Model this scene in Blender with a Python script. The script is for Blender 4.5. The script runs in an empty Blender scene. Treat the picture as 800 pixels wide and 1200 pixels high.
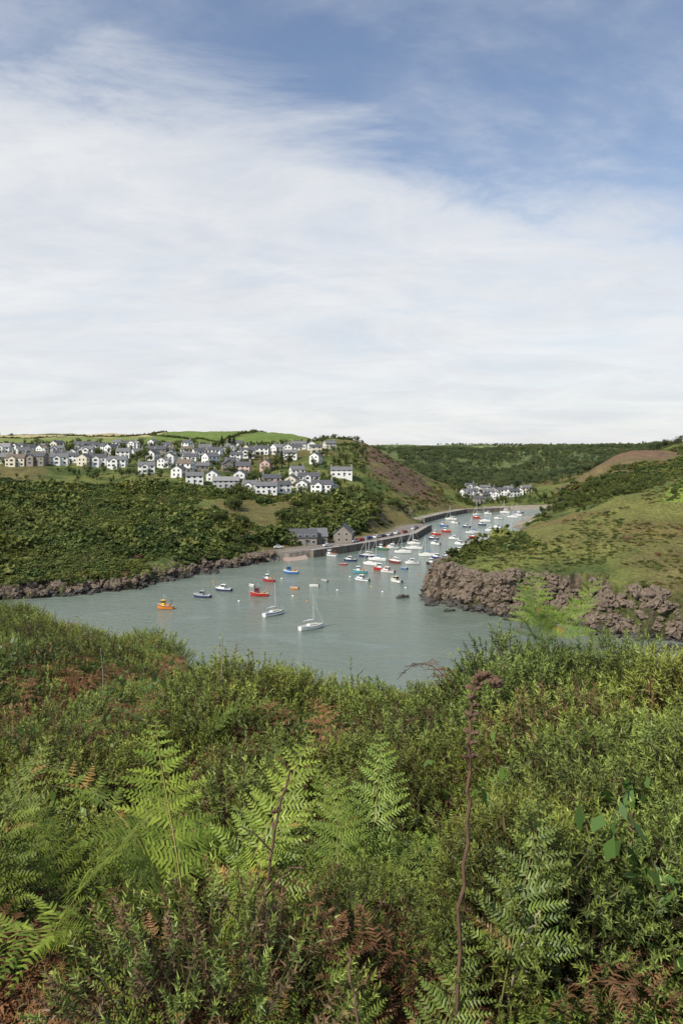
import bpy, math, numpy as np
from mathutils import Vector, Matrix, Euler
rng=np.random.default_rng(7)
scene=bpy.context.scene
CAMZ=45.0
# ---------------------------------------------------------------- noise
def _h(ix,iy,s):
    n=(ix.astype(np.int64)*374761393+iy.astype(np.int64)*668265263+s*974634777)&0xffffffff
    n=((n^(n>>13))*1274126177)&0xffffffff
    n=(n^(n>>16))&0xffffff
    return n/float(0xffffff)
def vn(x,y,s=0):
    x=np.asarray(x,float);y=np.asarray(y,float)
    ix=np.floor(x);iy=np.floor(y);fx=x-ix;fy=y-iy
    fx=fx*fx*(3-2*fx);fy=fy*fy*(3-2*fy)
    a=_h(ix,iy,s);b=_h(ix+1,iy,s);c=_h(ix,iy+1,s);d=_h(ix+1,iy+1,s)
    return (a*(1-fx)+b*fx)*(1-fy)+(c*(1-fx)+d*fx)*fy
def fbm(x,y,s=0,o=4):
    t=0;a=.5;tot=0
    for i in range(o):
        t=t+a*vn(x*2**i+i*17.3,y*2**i+i*5.7,s+i);tot+=a;a*=.5
    return t/tot
def sst(e0,e1,x):
    t=np.clip((x-e0)/(e1-e0),0,1);return t*t*(3-2*t)
# ---------------------------------------------------------------- terrain function
POLY=np.array([(141,579),(117,560),(88,547),(68,513),(50,476),(46,426),(35,386),(16,358),(0,337),(-19,316),(-34,304),(-50,279),(-66,248),
(-85,236),(-130,215),(-200,190),(-420,150),(-420,-60),(420,-60),(420,115),(300,130),(160,150),(110,163),(80,178),(64,192),(46,208),(32,218),(23,230),
(30,245),(52,268),(80,300),(94,335),(98,386),(99,445),(108,480),(130,520),(150,560),(158,585)],float)
QUAY=[(-19,316),(0,337),(16,358),(35,386),(46,426)]
ROADW=[(50,476),(68,513),(88,547),(117,560)]
CT=np.array([
(-169,380,17),(-108,390,18),(-44,400,16),(14,430,14),(26,440,7),(-81,245,4),(-60,262,4),(-40,300,4),(-120,235,5),(-100,300,11),(-60,330,10),(-30,350,8),(-140,320,14),(-220,300,18),
(-195,440,28),(-96,430,23),(-10,430,18),(-222,500,36),(-160,480,33),(-87,520,35),(-28,500,27),(0,520,31),(20,520,25),(45,500,9),(38,455,7),
(-311,700,48),(-250,750,50),(-178,800,57),(-89,800,57),(8,700,53),(22,650,49),(38,640,38),(55,620,26),(72,620,12),(88,610,4),(60,560,12),(30,570,34),(60,530,6),
(-444,1000,62),(-230,1000,66),(-110,1000,66),(-60,900,62),(20,850,40),(70,760,18),(-150,600,43),(-60,600,42),(-300,560,42),(-60,680,46),
(100,600,3),(116,650,3),(150,650,3.5),(130,720,6),(180,730,8),(170,620,3),(160,600,2.5),(200,680,14),
(170,850,7),(110,850,9),(60,1000,26),(213,1200,22),(117,1500,38),(300,1800,44),(667,2000,50),(900,2000,56),(342,1400,36),(600,1400,42),(300,1000,16),(420,1000,26),(220,950,7),(250,1150,14),(150,1250,30),(500,1150,38),
(245,650,44),(225,640,39),(206,620,32),(185,600,23),(162,560,11),(145,535,4),(275,620,41),(333,750,50),(120,450,4),(160,480,12),(127,440,9),(200,520,24),(260,560,34),(115,500,3),(300,500,36),(230,720,20),
(29,240,9),(44,250,13.5),(66,270,17.5),(93,280,25),(116,290,31),(133,300,34),(172,310,41),(48,217,10.5),(68,205,13),(89,198,14),(70,235,18),(111,250,25),(130,215,21),(160,170,16),(62,290,6),(84,310,6),(110,330,12),
(160,350,28),(105,360,6),(120,390,8),(140,420,12),(200,400,32),(104,420,4),(260,250,42),(250,180,28),
(-2000,3500,75),(0,3500,58),(2000,3500,72),(-1200,1500,70),(1500,2500,64),(-600,400,40),(600,400,45),(-500,1600,68),
(6000,6000,60),(-6000,6000,60),(0,9000,62),(-6000,-6000,50),(6000,-6000,50),(0,-3000,45)],float)
def _phi(d2): return np.sqrt(d2+15.0**2)
_P=CT[:,:2];_n=len(CT)
_A=np.zeros((_n+1,_n+1));_A[:_n,:_n]=_phi(((_P[:,None]-_P[None])**2).sum(-1));_A[:_n,_n]=1;_A[_n,:_n]=1
_A[:_n,:_n]+=-np.eye(_n)*1.0
_W=np.linalg.solve(_A,np.append(CT[:,2],0))
def rbf(x,y):
    out=np.full(x.shape,_W[-1])
    for i in range(_n): out+=_W[i]*_phi((x-_P[i,0])**2+(y-_P[i,1])**2)
    return out
def segdist(x,y,a,b):
    ax,ay=a;bx,by=b;dx=bx-ax;dy=by-ay
    t=np.clip(((x-ax)*dx+(y-ay)*dy)/(dx*dx+dy*dy),0,1)
    return np.hypot(x-ax-t*dx,y-ay-t*dy)
def polyline_dist(x,y,pl):
    d=np.full(x.shape,1e9)
    for a,b in zip(pl[:-1],pl[1:]): d=np.minimum(d,segdist(x,y,a,b))
    return d
def inpoly(x,y,P):
    ins=np.zeros(x.shape,bool);n=len(P)
    for i in range(n):
        x1,y1=P[i];x2,y2=P[(i+1)%n]
        if y1==y2: continue
        c=((y1>y)!=(y2>y))&(x<(x2-x1)*(y-y1)/(y2-y1)+x1);ins^=c
    return ins
def coast(x,y):
    d=np.full(x.shape,1e9);n=len(POLY)
    for i in range(n): d=np.minimum(d,segdist(x,y,POLY[i],POLY[(i+1)%n]))
    return np.where(inpoly(x,y,POLY),-d,d)
TR=np.array([.3,1,2,3,5,8,12,20,35,50,70,100,130,200,400,10000])
TA=np.degrees(np.arctan(np.array([-.6,-.444,-.278,-.167,0,.13,.27,.44,.6])))
TT=np.array([
[-1.1,-1.1,-1.15,-1.3,-1.6,-2.0,-2.5,-3.5,-5.6,-8.2,-15,-30,-45,-60,-60,-60],
[-1.1,-1.1,-1.2,-1.35,-1.7,-2.25,-2.95,-4.4,-7.1,-10.1,-18,-33,-48,-60,-60,-60],
[-1.1,-1.1,-1.2,-1.4,-1.8,-2.45,-3.2,-5.0,-10,-16,-25,-38,-50,-60,-60,-60],
[-1.1,-1.1,-1.2,-1.4,-1.75,-2.4,-3.5,-6.8,-13.5,-20,-29,-42,-52,-60,-60,-60],
[-1.1,-1.1,-1.2,-1.37,-1.74,-2.8,-4.4,-8,-15,-22,-31,-44,-54,-60,-60,-60],
[-1.1,-1.1,-1.2,-1.37,-1.74,-2.8,-4.4,-8,-15,-22,-31,-44,-54,-60,-60,-60],
[-1.1,-1.1,-1.1,-1.2,-1.57,-2.6,-4.3,-8,-15,-22,-31,-44,-54,-60,-60,-60],
[-1.1,-1.1,-1.1,-1.2,-1.54,-2.6,-4.3,-8,-15,-22,-31,-44,-54,-60,-60,-60],
[-1.1,-1.1,-1.1,-1.2,-1.5,-2.5,-4,-7.5,-14,-21,-30,-43,-53,-60,-60,-60]])
def canopy(x,y):
    r=np.hypot(x,y)+1e-6;th=np.degrees(np.arctan2(x,y))
    u=np.interp(np.log(r),np.log(TR),np.arange(len(TR)));v=np.interp(th,TA,np.arange(len(TA)))
    i=np.clip(np.floor(u).astype(int),0,len(TR)-2);j=np.clip(np.floor(v).astype(int),0,len(TA)-2)
    fu=u-i;fv=v-j;fv=fv*fv*(3-2*fv)
    z=(TT[j,i]*(1-fu)+TT[j,i+1]*fu)*(1-fv)+(TT[j+1,i]*(1-fu)+TT[j+1,i+1]*fu)*fv
    b=sst(60,105,np.abs(th));z=z*(1-b)+(-1.1)*b
    z=z+(fbm(x*1.1,y*1.1,31,2)-.5)*.56*sst(.8,2.5,r)+(fbm(x*.12,y*.12,33,3)-.5)*2.2*sst(8,40,r)
    z=z+.27*np.exp(-(((x-1.3)/.5)**2+((y-4.3)/.7)**2))+.16*np.exp(-(((x-1.2)/.6)**2+((y-2.8)/.7)**2))
    return CAMZ+z
def height(x,y):
    x=np.asarray(x,float);y=np.asarray(y,float)
    r=np.hypot(x,y)
    own=canopy(x,y)-(.6+.25*sst(6,20,r))
    own=own+(fbm(x*.08,y*.08,5,4)-.5)*6*sst(60,110,r)
    d=coast(x,y)
    quay=polyline_dist(x,y,QUAY+ROADW)
    qs=sst(3,12,quay)
    jag=((fbm(x*.09,y*.09,11,4)-.5)*13+(fbm(x*.45,y*.45,12,3)-.5)*6)*qs
    d=d+jag
    beach=sst(400,470,y)*sst(60,95,x)
    steep=.62+1.35*sst(0,30,x)*(1-sst(330,380,y))
    t=np.clip(rbf(x,y),.6,90)
    t=t+(fbm(x*.02,y*.02,21,4)-.5)*6*sst(15,80,d)*sst(2,8,t)+(fbm(x*.10,y*.10,22,3)-.5)*2.0*sst(3,8,t)
    t=t+(fbm(x*.004,y*.004,24,3)-.5)*26*sst(900,1500,y)
    ramp=np.where(d>0,d*steep*(1-beach)+beach*(.12*np.minimum(d,12)+.8*np.maximum(d-12,0)),np.maximum(d*.8,-5))
    led=((fbm(x*.3,y*.3,14,3)-.5)*5.0+(fbm(x*1.0,y*1.0,15,3)-.5)*3.6)*sst(0,2,d)*(1-beach)*qs
    k=1.5
    a=t;b=ramp+led
    hh=np.clip(.5+.5*(a-b)/k,0,1);far=a*(1-hh)+b*hh-k*hh*(1-hh)*.5
    far=np.where(d>0,np.maximum(far,.15*np.minimum(d,3)),ramp)
    qd=polyline_dist(x,y,QUAY);q=(1-sst(15,27,qd))*(d>0)
    far=far*(1-q)+2.6*q
    qd=polyline_dist(x,y,ROADW);q=(1-sst(7,14,qd))*(d>0)
    far=far*(1-q)+2.4*q
    far=np.where(y<-55,-5,far)
    return np.maximum(own,far),own>=far,d
def hz(x,y): return float(height(np.array([x]),np.array([y]))[0][0])
# ---------------------------------------------------------------- node helpers
def newmat(name):
    m=bpy.data.materials.new(name);m.use_nodes=True
    nt=m.node_tree;b=nt.nodes['Principled BSDF'];return m,nt,b
def N(nt,t,**k):
    n=nt.nodes.new(t)
    for a,v in k.items(): setattr(n,a,v)
    return n
def mth(nt,op,a,b=None,c=None):
    n=N(nt,'ShaderNodeMath',operation=op)
    for i,v in enumerate((a,b,c)):
        if v is None: continue
        if isinstance(v,(int,float)): n.inputs[i].default_value=v
        else: nt.links.new(v,n.inputs[i])
    return n.outputs[0]
def mixc(nt,f,a,b,bt='MIX'):
    n=N(nt,'ShaderNodeMix',data_type='RGBA',blend_type=bt)
    for s,v in ((n.inputs[0],f),(n.inputs[6],a),(n.inputs[7],b)):
        if isinstance(v,(int,float)): s.default_value=v
        elif isinstance(v,tuple): s.default_value=v if len(v)==4 else v+(1,)
        else: nt.links.new(v,s)
    return n.outputs[2]
def maprange(nt,v,a,b,c,d,smooth=False):
    n=N(nt,'ShaderNodeMapRange')
    if smooth: n.interpolation_type='SMOOTHSTEP'
    nt.links.new(v,n.inputs[0])
    for i,k in enumerate((a,b,c,d)): n.inputs[i+1].default_value=k
    return n.outputs[0]
def noise(nt,vec,scale,detail=4,rough=.55,dist=0):
    n=N(nt,'ShaderNodeTexNoise');n.inputs['Scale'].default_value=scale;n.inputs['Detail'].default_value=detail
    n.inputs['Roughness'].default_value=rough;n.inputs['Distortion'].default_value=dist
    if vec is not None: nt.links.new(vec,n.inputs['Vector'])
    return n.outputs['Fac']
def simple(name,col,rough=.6,metal=0,var=.25,scale=1.5,spec=.4):
    m,nt,b=newmat(name)
    tc=N(nt,'ShaderNodeTexCoord');f=noise(nt,tc.outputs['Object'],scale,5)
    k=maprange(nt,f,.25,.75,1-var,1+var*.6)
    c=mixc(nt,1.0,col,k,'MULTIPLY');nt.links.new(c,b.inputs['Base Color'])
    b.inputs['Roughness'].default_value=rough;b.inputs['Metallic'].default_value=metal
    b.inputs['Specular IOR Level'].default_value=spec
    return m
def leafmat(name,trans=.25,rough=.5,var=.35,hue=(1.15,.95,.7),spec=.3,ns=.35):
    m,nt,b=newmat(name)
    a=N(nt,'ShaderNodeAttribute',attribute_name='Col');oi=N(nt,'ShaderNodeObjectInfo')
    k=maprange(nt,oi.outputs['Random'],0,1,1-var,1+var)
    c=mixc(nt,1.0,a.outputs['Color'],k,'MULTIPLY')
    g=N(nt,'ShaderNodeNewGeometry');f=noise(nt,g.outputs['Position'],ns,3)
    c2=mixc(nt,1.0,c,hue,'MULTIPLY')
    c=mixc(nt,maprange(nt,f,.4,.65,0,.8),c,c2)
    nt.links.new(c,b.inputs['Base Color']);b.inputs['Roughness'].default_value=rough
    b.inputs['Specular IOR Level'].default_value=spec
    tr=N(nt,'ShaderNodeBsdfTranslucent');nt.links.new(c,tr.inputs['Color'])
    mx=N(nt,'ShaderNodeMixShader');mx.inputs[0].default_value=trans
    nt.links.new(b.outputs[0],mx.inputs[1]);nt.links.new(tr.outputs[0],mx.inputs[2])
    nt.links.new(mx.outputs[0],nt.nodes['Material Output'].inputs[0])
    return m
def np_mesh(name,V,F,col=None,mat=None,smooth=False):
    k=F.shape[1];me=bpy.data.meshes.new(name)
    me.vertices.add(len(V));me.vertices.foreach_set('co',np.ascontiguousarray(V,dtype=np.float32).ravel())
    me.loops.add(F.size);me.loops.foreach_set('vertex_index',F.astype(np.int32).ravel())
    me.polygons.add(len(F));me.polygons.foreach_set('loop_start',(np.arange(len(F))*k).astype(np.int32))
    me.update(calc_edges=True)
    if smooth: me.polygons.foreach_set('use_smooth',np.ones(len(F),bool))
    if col is not None:
        a=me.color_attributes.new('Col','FLOAT_COLOR','POINT')
        c=np.ones((len(V),4),np.float32);c[:,:3]=col;a.data.foreach_set('color',c.ravel())
    if mat: me.materials.append(mat)
    return me
def link(o,parent=None):
    scene.collection.objects.link(o)
    if parent: o.parent=parent
    return o
# ---------------------------------------------------------------- TERRAIN
th=np.concatenate([np.linspace(-33,33,600),np.linspace(33,327,130)[1:-1]])
rr=np.concatenate([np.geomspace(.05,150,200)[:-1],np.geomspace(150,800,640)[:-1],np.geomspace(800,9000,170)])
TH,RR=np.meshgrid(np.radians(th),rr)
X=RR*np.sin(TH);Y=RR*np.cos(TH)
Z,own,D=height(X,Y)
nr,nt_=X.shape
idx=np.arange(nr*nt_).reshape(nr,nt_)
a=idx[:-1,:];b_=np.roll(idx,-1,1)[:-1,:];c_=np.roll(idx,-1,1)[1:,:];d_=idx[1:,:]
F=np.stack([a,d_,c_,b_],-1).reshape(-1,4)
gz_r=np.gradient(Z,axis=0)/np.maximum(np.gradient(RR,axis=0),1e-3)
dx=np.hypot(np.roll(X,-1,1)-X,np.roll(Y,-1,1)-Y);gz_t=(np.roll(Z,-1,1)-Z)/np.maximum(dx,1e-3)
slope=np.hypot(gz_r,gz_t)
def C(*c): return np.array(c,float)
def lerp(A,B,t): return A*(1-t[...,None])+B*t[...,None]
n1=fbm(X*.02,Y*.02,41,5);n2=fbm(X*.09,Y*.09,42,4);n3=fbm(X*.5,Y*.5,43,3)
col=lerp(C(.075,.105,.028)+0*X[...,None],C(.150,.165,.045),sst(.35,.60,n2))
col=lerp(col,C(.165,.125,.055),sst(.54,.68,n1)*.65)
far=sst(700,1100,Y);col=lerp(col,C(.11,.15,.06),far*.7)
def zone(cx,cy,rx,ry,rot=0):
    c,s=math.cos(rot),math.sin(rot);u=(X-cx)*c+(Y-cy)*s;v=-(X-cx)*s+(Y-cy)*c
    return 1-sst(.6,1.15,np.hypot(u/rx,v/ry)+(n2-.5)*.8)
col=lerp(col,C(.165,.105,.072),zone(45,610,34,80)*.95)
col=lerp(col,C(.19,.115,.075),zone(235,650,48,60)*.9)
col=lerp(col,C(.165,.115,.065),zone(205,605,36,48)*.75)
col=lerp(col,C(.19,.185,.055),zone(85,250,50,38)*.6)
col=lerp(col,C(.17,.12,.05),zone(75,262,16,10)*.7)
col=lerp(col,C(.17,.12,.05),zone(100,235,20,10)*.6)
col=lerp(col,C(.19,.15,.06),zone(-150,365,26,16)*.6)
def field(pts,c,soft=.95):
    global col
    m=inpoly(X,Y,np.array(pts,float)).astype(float)*soft;col=lerp(col,C(*c),m*(.85+.3*n2))
field([(-580,860),(-200,840),(-240,1300),(-800,1300)],(.44,.36,.19))
field([(-200,760),(-120,740),(-95,980),(-215,1000)],(.15,.21,.05))
field([(-115,715),(5,680),(26,720),(-10,960),(-90,960)],(.15,.21,.05))
field([(-330,700),(-235,690),(-200,835),(-500,850)],(.20,.24,.07))
field([(600,1750),(1100,1700),(1300,2600),(700,2600)],(.20,.27,.08))
field([(250,1850),(560,1850),(600,2700),(200,2700)],(.24,.26,.11))
field([(290,1330),(430,1330),(470,1560),(300,1560)],(.19,.25,.08))
field([(480,1180),(640,1180),(700,1420),(520,1420)],(.21,.26,.08))
field([(108,262),(150,240),(220,280),(220,330),(135,300)],(.20,.27,.05))
field([(-170,350),(-120,352),(-118,372),(-165,372)],(.22,.19,.085),.6)
rock=lerp(C(.040,.032,.026)+0*X[...,None],C(.21,.16,.115),sst(.28,.75,fbm(X*.9,Y*.9+Z*.5,55,4)))
rock=lerp(rock,C(.09,.105,.032),sst(.52,.60,n2+(n3-.5)*.3)*.85)
rock=lerp(rock,C(.028,.024,.020),1-sst(.5,2.0,Z+(n3-.5)*2.2))
rm=np.clip(sst(.7,1.15,slope+(n3-.5)*.9)*(1-sst(9,15,Z+(n2-.5)*5))*(D<26)+(1-sst(1.2,2.6,Z+(n3-.5)*1.5))*(D<8),0,1)*(Z<16)
col=lerp(col,rock,rm)
bm=sst(400,470,Y)*sst(60,95,X)*(1-sst(1.4,2.2,Z))*(Y<640)*(D<30)
col=lerp(col,C(.33,.285,.22),bm)
qd=polyline_dist(X,Y,QUAY);col=lerp(col,C(.24,.215,.18),(1-sst(10,17,qd)))
qd=polyline_dist(X,Y,ROADW);col=lerp(col,C(.33,.30,.25),(1-sst(5,8,qd)))
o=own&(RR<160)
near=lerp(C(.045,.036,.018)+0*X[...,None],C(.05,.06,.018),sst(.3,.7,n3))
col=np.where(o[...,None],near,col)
m,nt,b=newmat('hillside_ground')
at=N(nt,'ShaderNodeAttribute',attribute_name='Col');g=N(nt,'ShaderNodeNewGeometry')
f1=noise(nt,g.outputs['Position'],.9,6,.65);f2=noise(nt,g.outputs['Position'],.12,5)
k=mth(nt,'MULTIPLY',maprange(nt,f1,.3,.7,.55,1.4),maprange(nt,f2,.3,.7,.8,1.2))
nt.links.new(mixc(nt,1.0,at.outputs['Color'],k,'MULTIPLY'),b.inputs['Base Color'])
b.inputs['Roughness'].default_value=.9;b.inputs['Specular IOR Level'].default_value=.15
bp=N(nt,'ShaderNodeBump');bp.inputs['Strength'].default_value=1.0;bp.inputs['Distance'].default_value=1.3
nt.links.new(f1,bp.inputs['Height']);nt.links.new(bp.outputs[0],b.inputs['Normal'])
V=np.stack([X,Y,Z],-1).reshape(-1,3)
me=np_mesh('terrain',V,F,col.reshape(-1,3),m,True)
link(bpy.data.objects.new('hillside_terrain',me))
# ---------------------------------------------------------------- WATER
m,nt,b=newmat('sea_water')
g=N(nt,'ShaderNodeNewGeometry')
mp=N(nt,'ShaderNodeMapping');mp.inputs['Scale'].default_value=(1,1.8,1);mp.inputs['Rotation'].default_value=(0,0,.35);nt.links.new(g.outputs['Position'],mp.inputs[0])
w1=noise(nt,mp.outputs[0],.9,4,.6);w2=noise(nt,mp.outputs[0],.03,4,.6,1.0);w3=noise(nt,mp.outputs[0],.25,3)
c=mixc(nt,maprange(nt,w2,.35,.65,0,1),(.115,.150,.118),(.185,.220,.175))
nt.links.new(c,b.inputs['Base Color']);b.inputs['Roughness'].default_value=.16;b.inputs['IOR'].default_value=1.33
bp=N(nt,'ShaderNodeBump');bp.inputs['Distance'].default_value=.5
nt.links.new(maprange(nt,w2,.3,.7,.15,1.0),bp.inputs['Strength'])
nt.links.new(mth(nt,'ADD',w1,mth(nt,'MULTIPLY',w3,1.2)),bp.inputs['Height']);nt.links.new(bp.outputs[0],b.inputs['Normal'])
me=np_mesh('sea',np.array([(-700,-60,0),(700,-60,0),(700,700,0),(-700,700,0)],float),np.array([[0,1,2,3]]),None,m)
link(bpy.data.objects.new('sea_water',me))
# ---------------------------------------------------------------- instancing
def scatter(name,pts,rots,scl,idx_,protos):
    coll=bpy.data.collections.new(name+'_parts')
    for i,pm in enumerate(protos): coll.objects.link(bpy.data.objects.new('%s_part_%02d'%(name,i),pm))
    me=bpy.data.meshes.new(name);me.vertices.add(len(pts));me.vertices.foreach_set('co',np.asarray(pts,np.float32).ravel())
    a=me.attributes.new('rot','FLOAT_VECTOR','POINT');a.data.foreach_set('vector',np.asarray(rots,np.float32).ravel())
    s=np.asarray(scl,np.float32)
    if s.ndim==1: s=np.repeat(s[:,None],3,1)
    a=me.attributes.new('scl','FLOAT_VECTOR','POINT');a.data.foreach_set('vector',s.ravel())
    a=me.attributes.new('pidx','INT','POINT');a.data.foreach_set('value',np.asarray(idx_,np.int32))
    me.update()
    o=link(bpy.data.objects.new(name,me))
    ng=bpy.data.node_groups.new(name+'_scatter','GeometryNodeTree')
    ng.interface.new_socket('Geometry',in_out='INPUT',socket_type='NodeSocketGeometry')
    ng.interface.new_socket('Geometry',in_out='OUTPUT',socket_type='NodeSocketGeometry')
    gi=ng.nodes.new('NodeGroupInput');go=ng.nodes.new('NodeGroupOutput')
    ci=ng.nodes.new('GeometryNodeCollectionInfo');ci.inputs['Collection'].default_value=coll
    ci.inputs['Separate Children'].default_value=True;ci.inputs['Reset Children'].default_value=True
    ip=ng.nodes.new('GeometryNodeInstanceOnPoints');ip.inputs['Pick Instance'].default_value=True
    def na(n,t):
        q=ng.nodes.new('GeometryNodeInputNamedAttribute');q.data_type=t;q.inputs['Name'].default_value=n
        return [s for s in q.outputs if s.enabled and s.name=='Attribute'][0]
    L=ng.links.new
    L(gi.outputs[0],ip.inputs['Points']);L(ci.outputs[0],ip.inputs['Instance'])
    L(na('pidx','INT'),ip.inputs['Instance Index']);L(na('rot','FLOAT_VECTOR'),ip.inputs['Rotation']);L(na('scl','FLOAT_VECTOR'),ip.inputs['Scale'])
    L(ip.outputs[0],go.inputs[0])
    md=o.modifiers.new('scatter','NODES');md.node_group=ng
    return o
def nrm(v): return v/np.maximum(np.linalg.norm(v,axis=-1,keepdims=True),1e-9)
M_gorse=leafmat('gorse_foliage',.15,.5,.28,(1.30,1.02,.75),.3,.8)
M_fern=leafmat('bracken_green',.35,.45,.25,(1.2,1.0,.7),.3,.9)
M_dead=leafmat('bracken_dead',.2,.8,.35,(1.1,.9,.8),.1)
M_leaf=leafmat('leafy_shrub',.3,.45,.25,(.95,1.05,.8),.35)
M_scrub=leafmat('hillside_scrub',.15,.7,.28,(1.35,1.10,.9),.15,.05)
M_tree=leafmat('woodland_leaf',.15,.7,.28,(1.25,1.05,.9),.15,.03)
def gorse(seed,NS=820,MS=18,R=.42,dry=0.0):
    r=np.random.default_rng(seed)
    d=nrm(r.normal(size=(NS,3)));d[:,2]=np.abs(d[:,2])*1.0-.25*(r.random(NS)<.3);d=nrm(d)
    K=9;ld=nrm(np.abs(r.normal(size=(K,3)))*[1,1,1]*np.stack([r.choice([-1,1],K),r.choice([-1,1],K),np.ones(K)],-1))
    lob=np.max(d@ld.T,1);bump=.66+.48*sst(.72,1.0,lob)
    rad=R*bump*np.where(r.random(NS)<.22,r.uniform(.5,.8,NS),r.uniform(.90,1.04,NS))
    p=d*rad[:,None]
    ax=nrm(d*1.0+np.array([0,0,.30])+r.normal(size=(NS,3))*.28)
    l=r.uniform(.045,.10,NS)*np.where(r.random(NS)<.06,1.9,1)
    u=nrm(np.cross(ax,r.normal(size=(NS,3))));v=np.cross(ax,u)
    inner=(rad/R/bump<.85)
    br=r.uniform(.75,1.25,NS)*np.where(inner,.32,.42+.62*sst(.72,.98,lob))  # recess shade painted in: inner shoots and those between lobes get darker colour
    t=(np.arange(MS)+.5)/MS;phi=np.arange(MS)*2.4
    T=np.broadcast_to(t,(NS,MS));PH=phi+r.uniform(0,6.28,(NS,1))
    base=p[:,None]+ax[:,None]*(l[:,None]*T)[...,None]
    out=u[:,None]*np.cos(PH)[...,None]+v[:,None]*np.sin(PH)[...,None]
    sd=nrm(out*(1.0-.55*T)[...,None]+ax[:,None]*(.10+.70*T)[...,None]+r.normal(size=(NS,MS,3))*.12)
    sl=(.027-.008*T)*r.uniform(.75,1.2,(NS,MS))
    side=nrm(np.cross(sd,r.normal(size=(NS,MS,3))))
    w=.0036
    A=base+side*w;B=base-side*w;Tt=base+sd*sl[...,None]
    Vv=np.stack([A,B,Tt],2).reshape(-1,3)
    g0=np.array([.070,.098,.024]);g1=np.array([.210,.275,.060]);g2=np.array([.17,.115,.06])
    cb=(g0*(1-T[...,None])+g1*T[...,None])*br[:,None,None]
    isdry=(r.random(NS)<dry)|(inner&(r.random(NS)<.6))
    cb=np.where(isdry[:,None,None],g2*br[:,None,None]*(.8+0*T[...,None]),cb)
    cc=np.stack([cb*.85,cb*.85,cb*1.3],2).reshape(-1,3)
    s=u*.003;st=np.stack([p-ax*.05-s,p-ax*.05+s,p+ax*l[:,None]],1).reshape(-1,3)
    sc=np.repeat((np.array([.10,.10,.04])*br[:,None]),3,0)
    K=40;tw=nrm(r.normal(size=(K,3))+[0,0,.6]);o0=np.array([0,0,-.35*R/.42])
    q=tw*R*.8;sd2=nrm(np.cross(q-o0,r.normal(size=(K,3))))*.006
    tv=np.stack([np.broadcast_to(o0,(K,3))-sd2,np.broadcast_to(o0,(K,3))+sd2,q],1).reshape(-1,3)
    tcx=np.tile([.07,.05,.035],(K*3,1))
    Vv=np.vstack([Vv,st,tv]);cc=np.vstack([cc,sc,tcx])
    return np_mesh('gorse_clump',Vv,np.arange(len(Vv)).reshape(-1,3),cc,M_gorse)
def leafy(seed,NL=900,R=.42,ls=.03,c0=(.05,.085,.022),c1=(.14,.22,.05)):
    r=np.random.default_rng(seed)
    d=nrm(r.normal(size=(NL,3)));d[:,2]=np.abs(d[:,2])
    rad=R*(1+.5*(vn(d[:,0]*3+seed,d[:,1]*3+d[:,2]*2,seed)-.5)*2)*r.uniform(.6,1.08,NL)
    p=d*rad[:,None];ax=nrm(d+r.normal(size=(NL,3))*.8);nn=nrm(d+[0,0,.6]+r.normal(size=(NL,3))*.6)
    sd=nrm(np.cross(ax,nn));l=ls*r.uniform(.7,1.4,NL)[:,None]
    A=p-ax*l*.8;B=p+sd*l*.45;Cc=p+ax*l;Dd=p-sd*l*.45
    Vv=np.stack([A,B,Cc,Dd],1).reshape(-1,3)
    k=np.arange(NL)[:,None]*4;Ff=np.vstack([k+[0,1,2],k+[0,2,3]])
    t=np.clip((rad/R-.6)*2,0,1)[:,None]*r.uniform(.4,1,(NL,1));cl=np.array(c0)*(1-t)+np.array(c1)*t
    return np_mesh('leafy_clump',Vv,Ff,np.repeat(cl,4,0),M_leaf)
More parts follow.
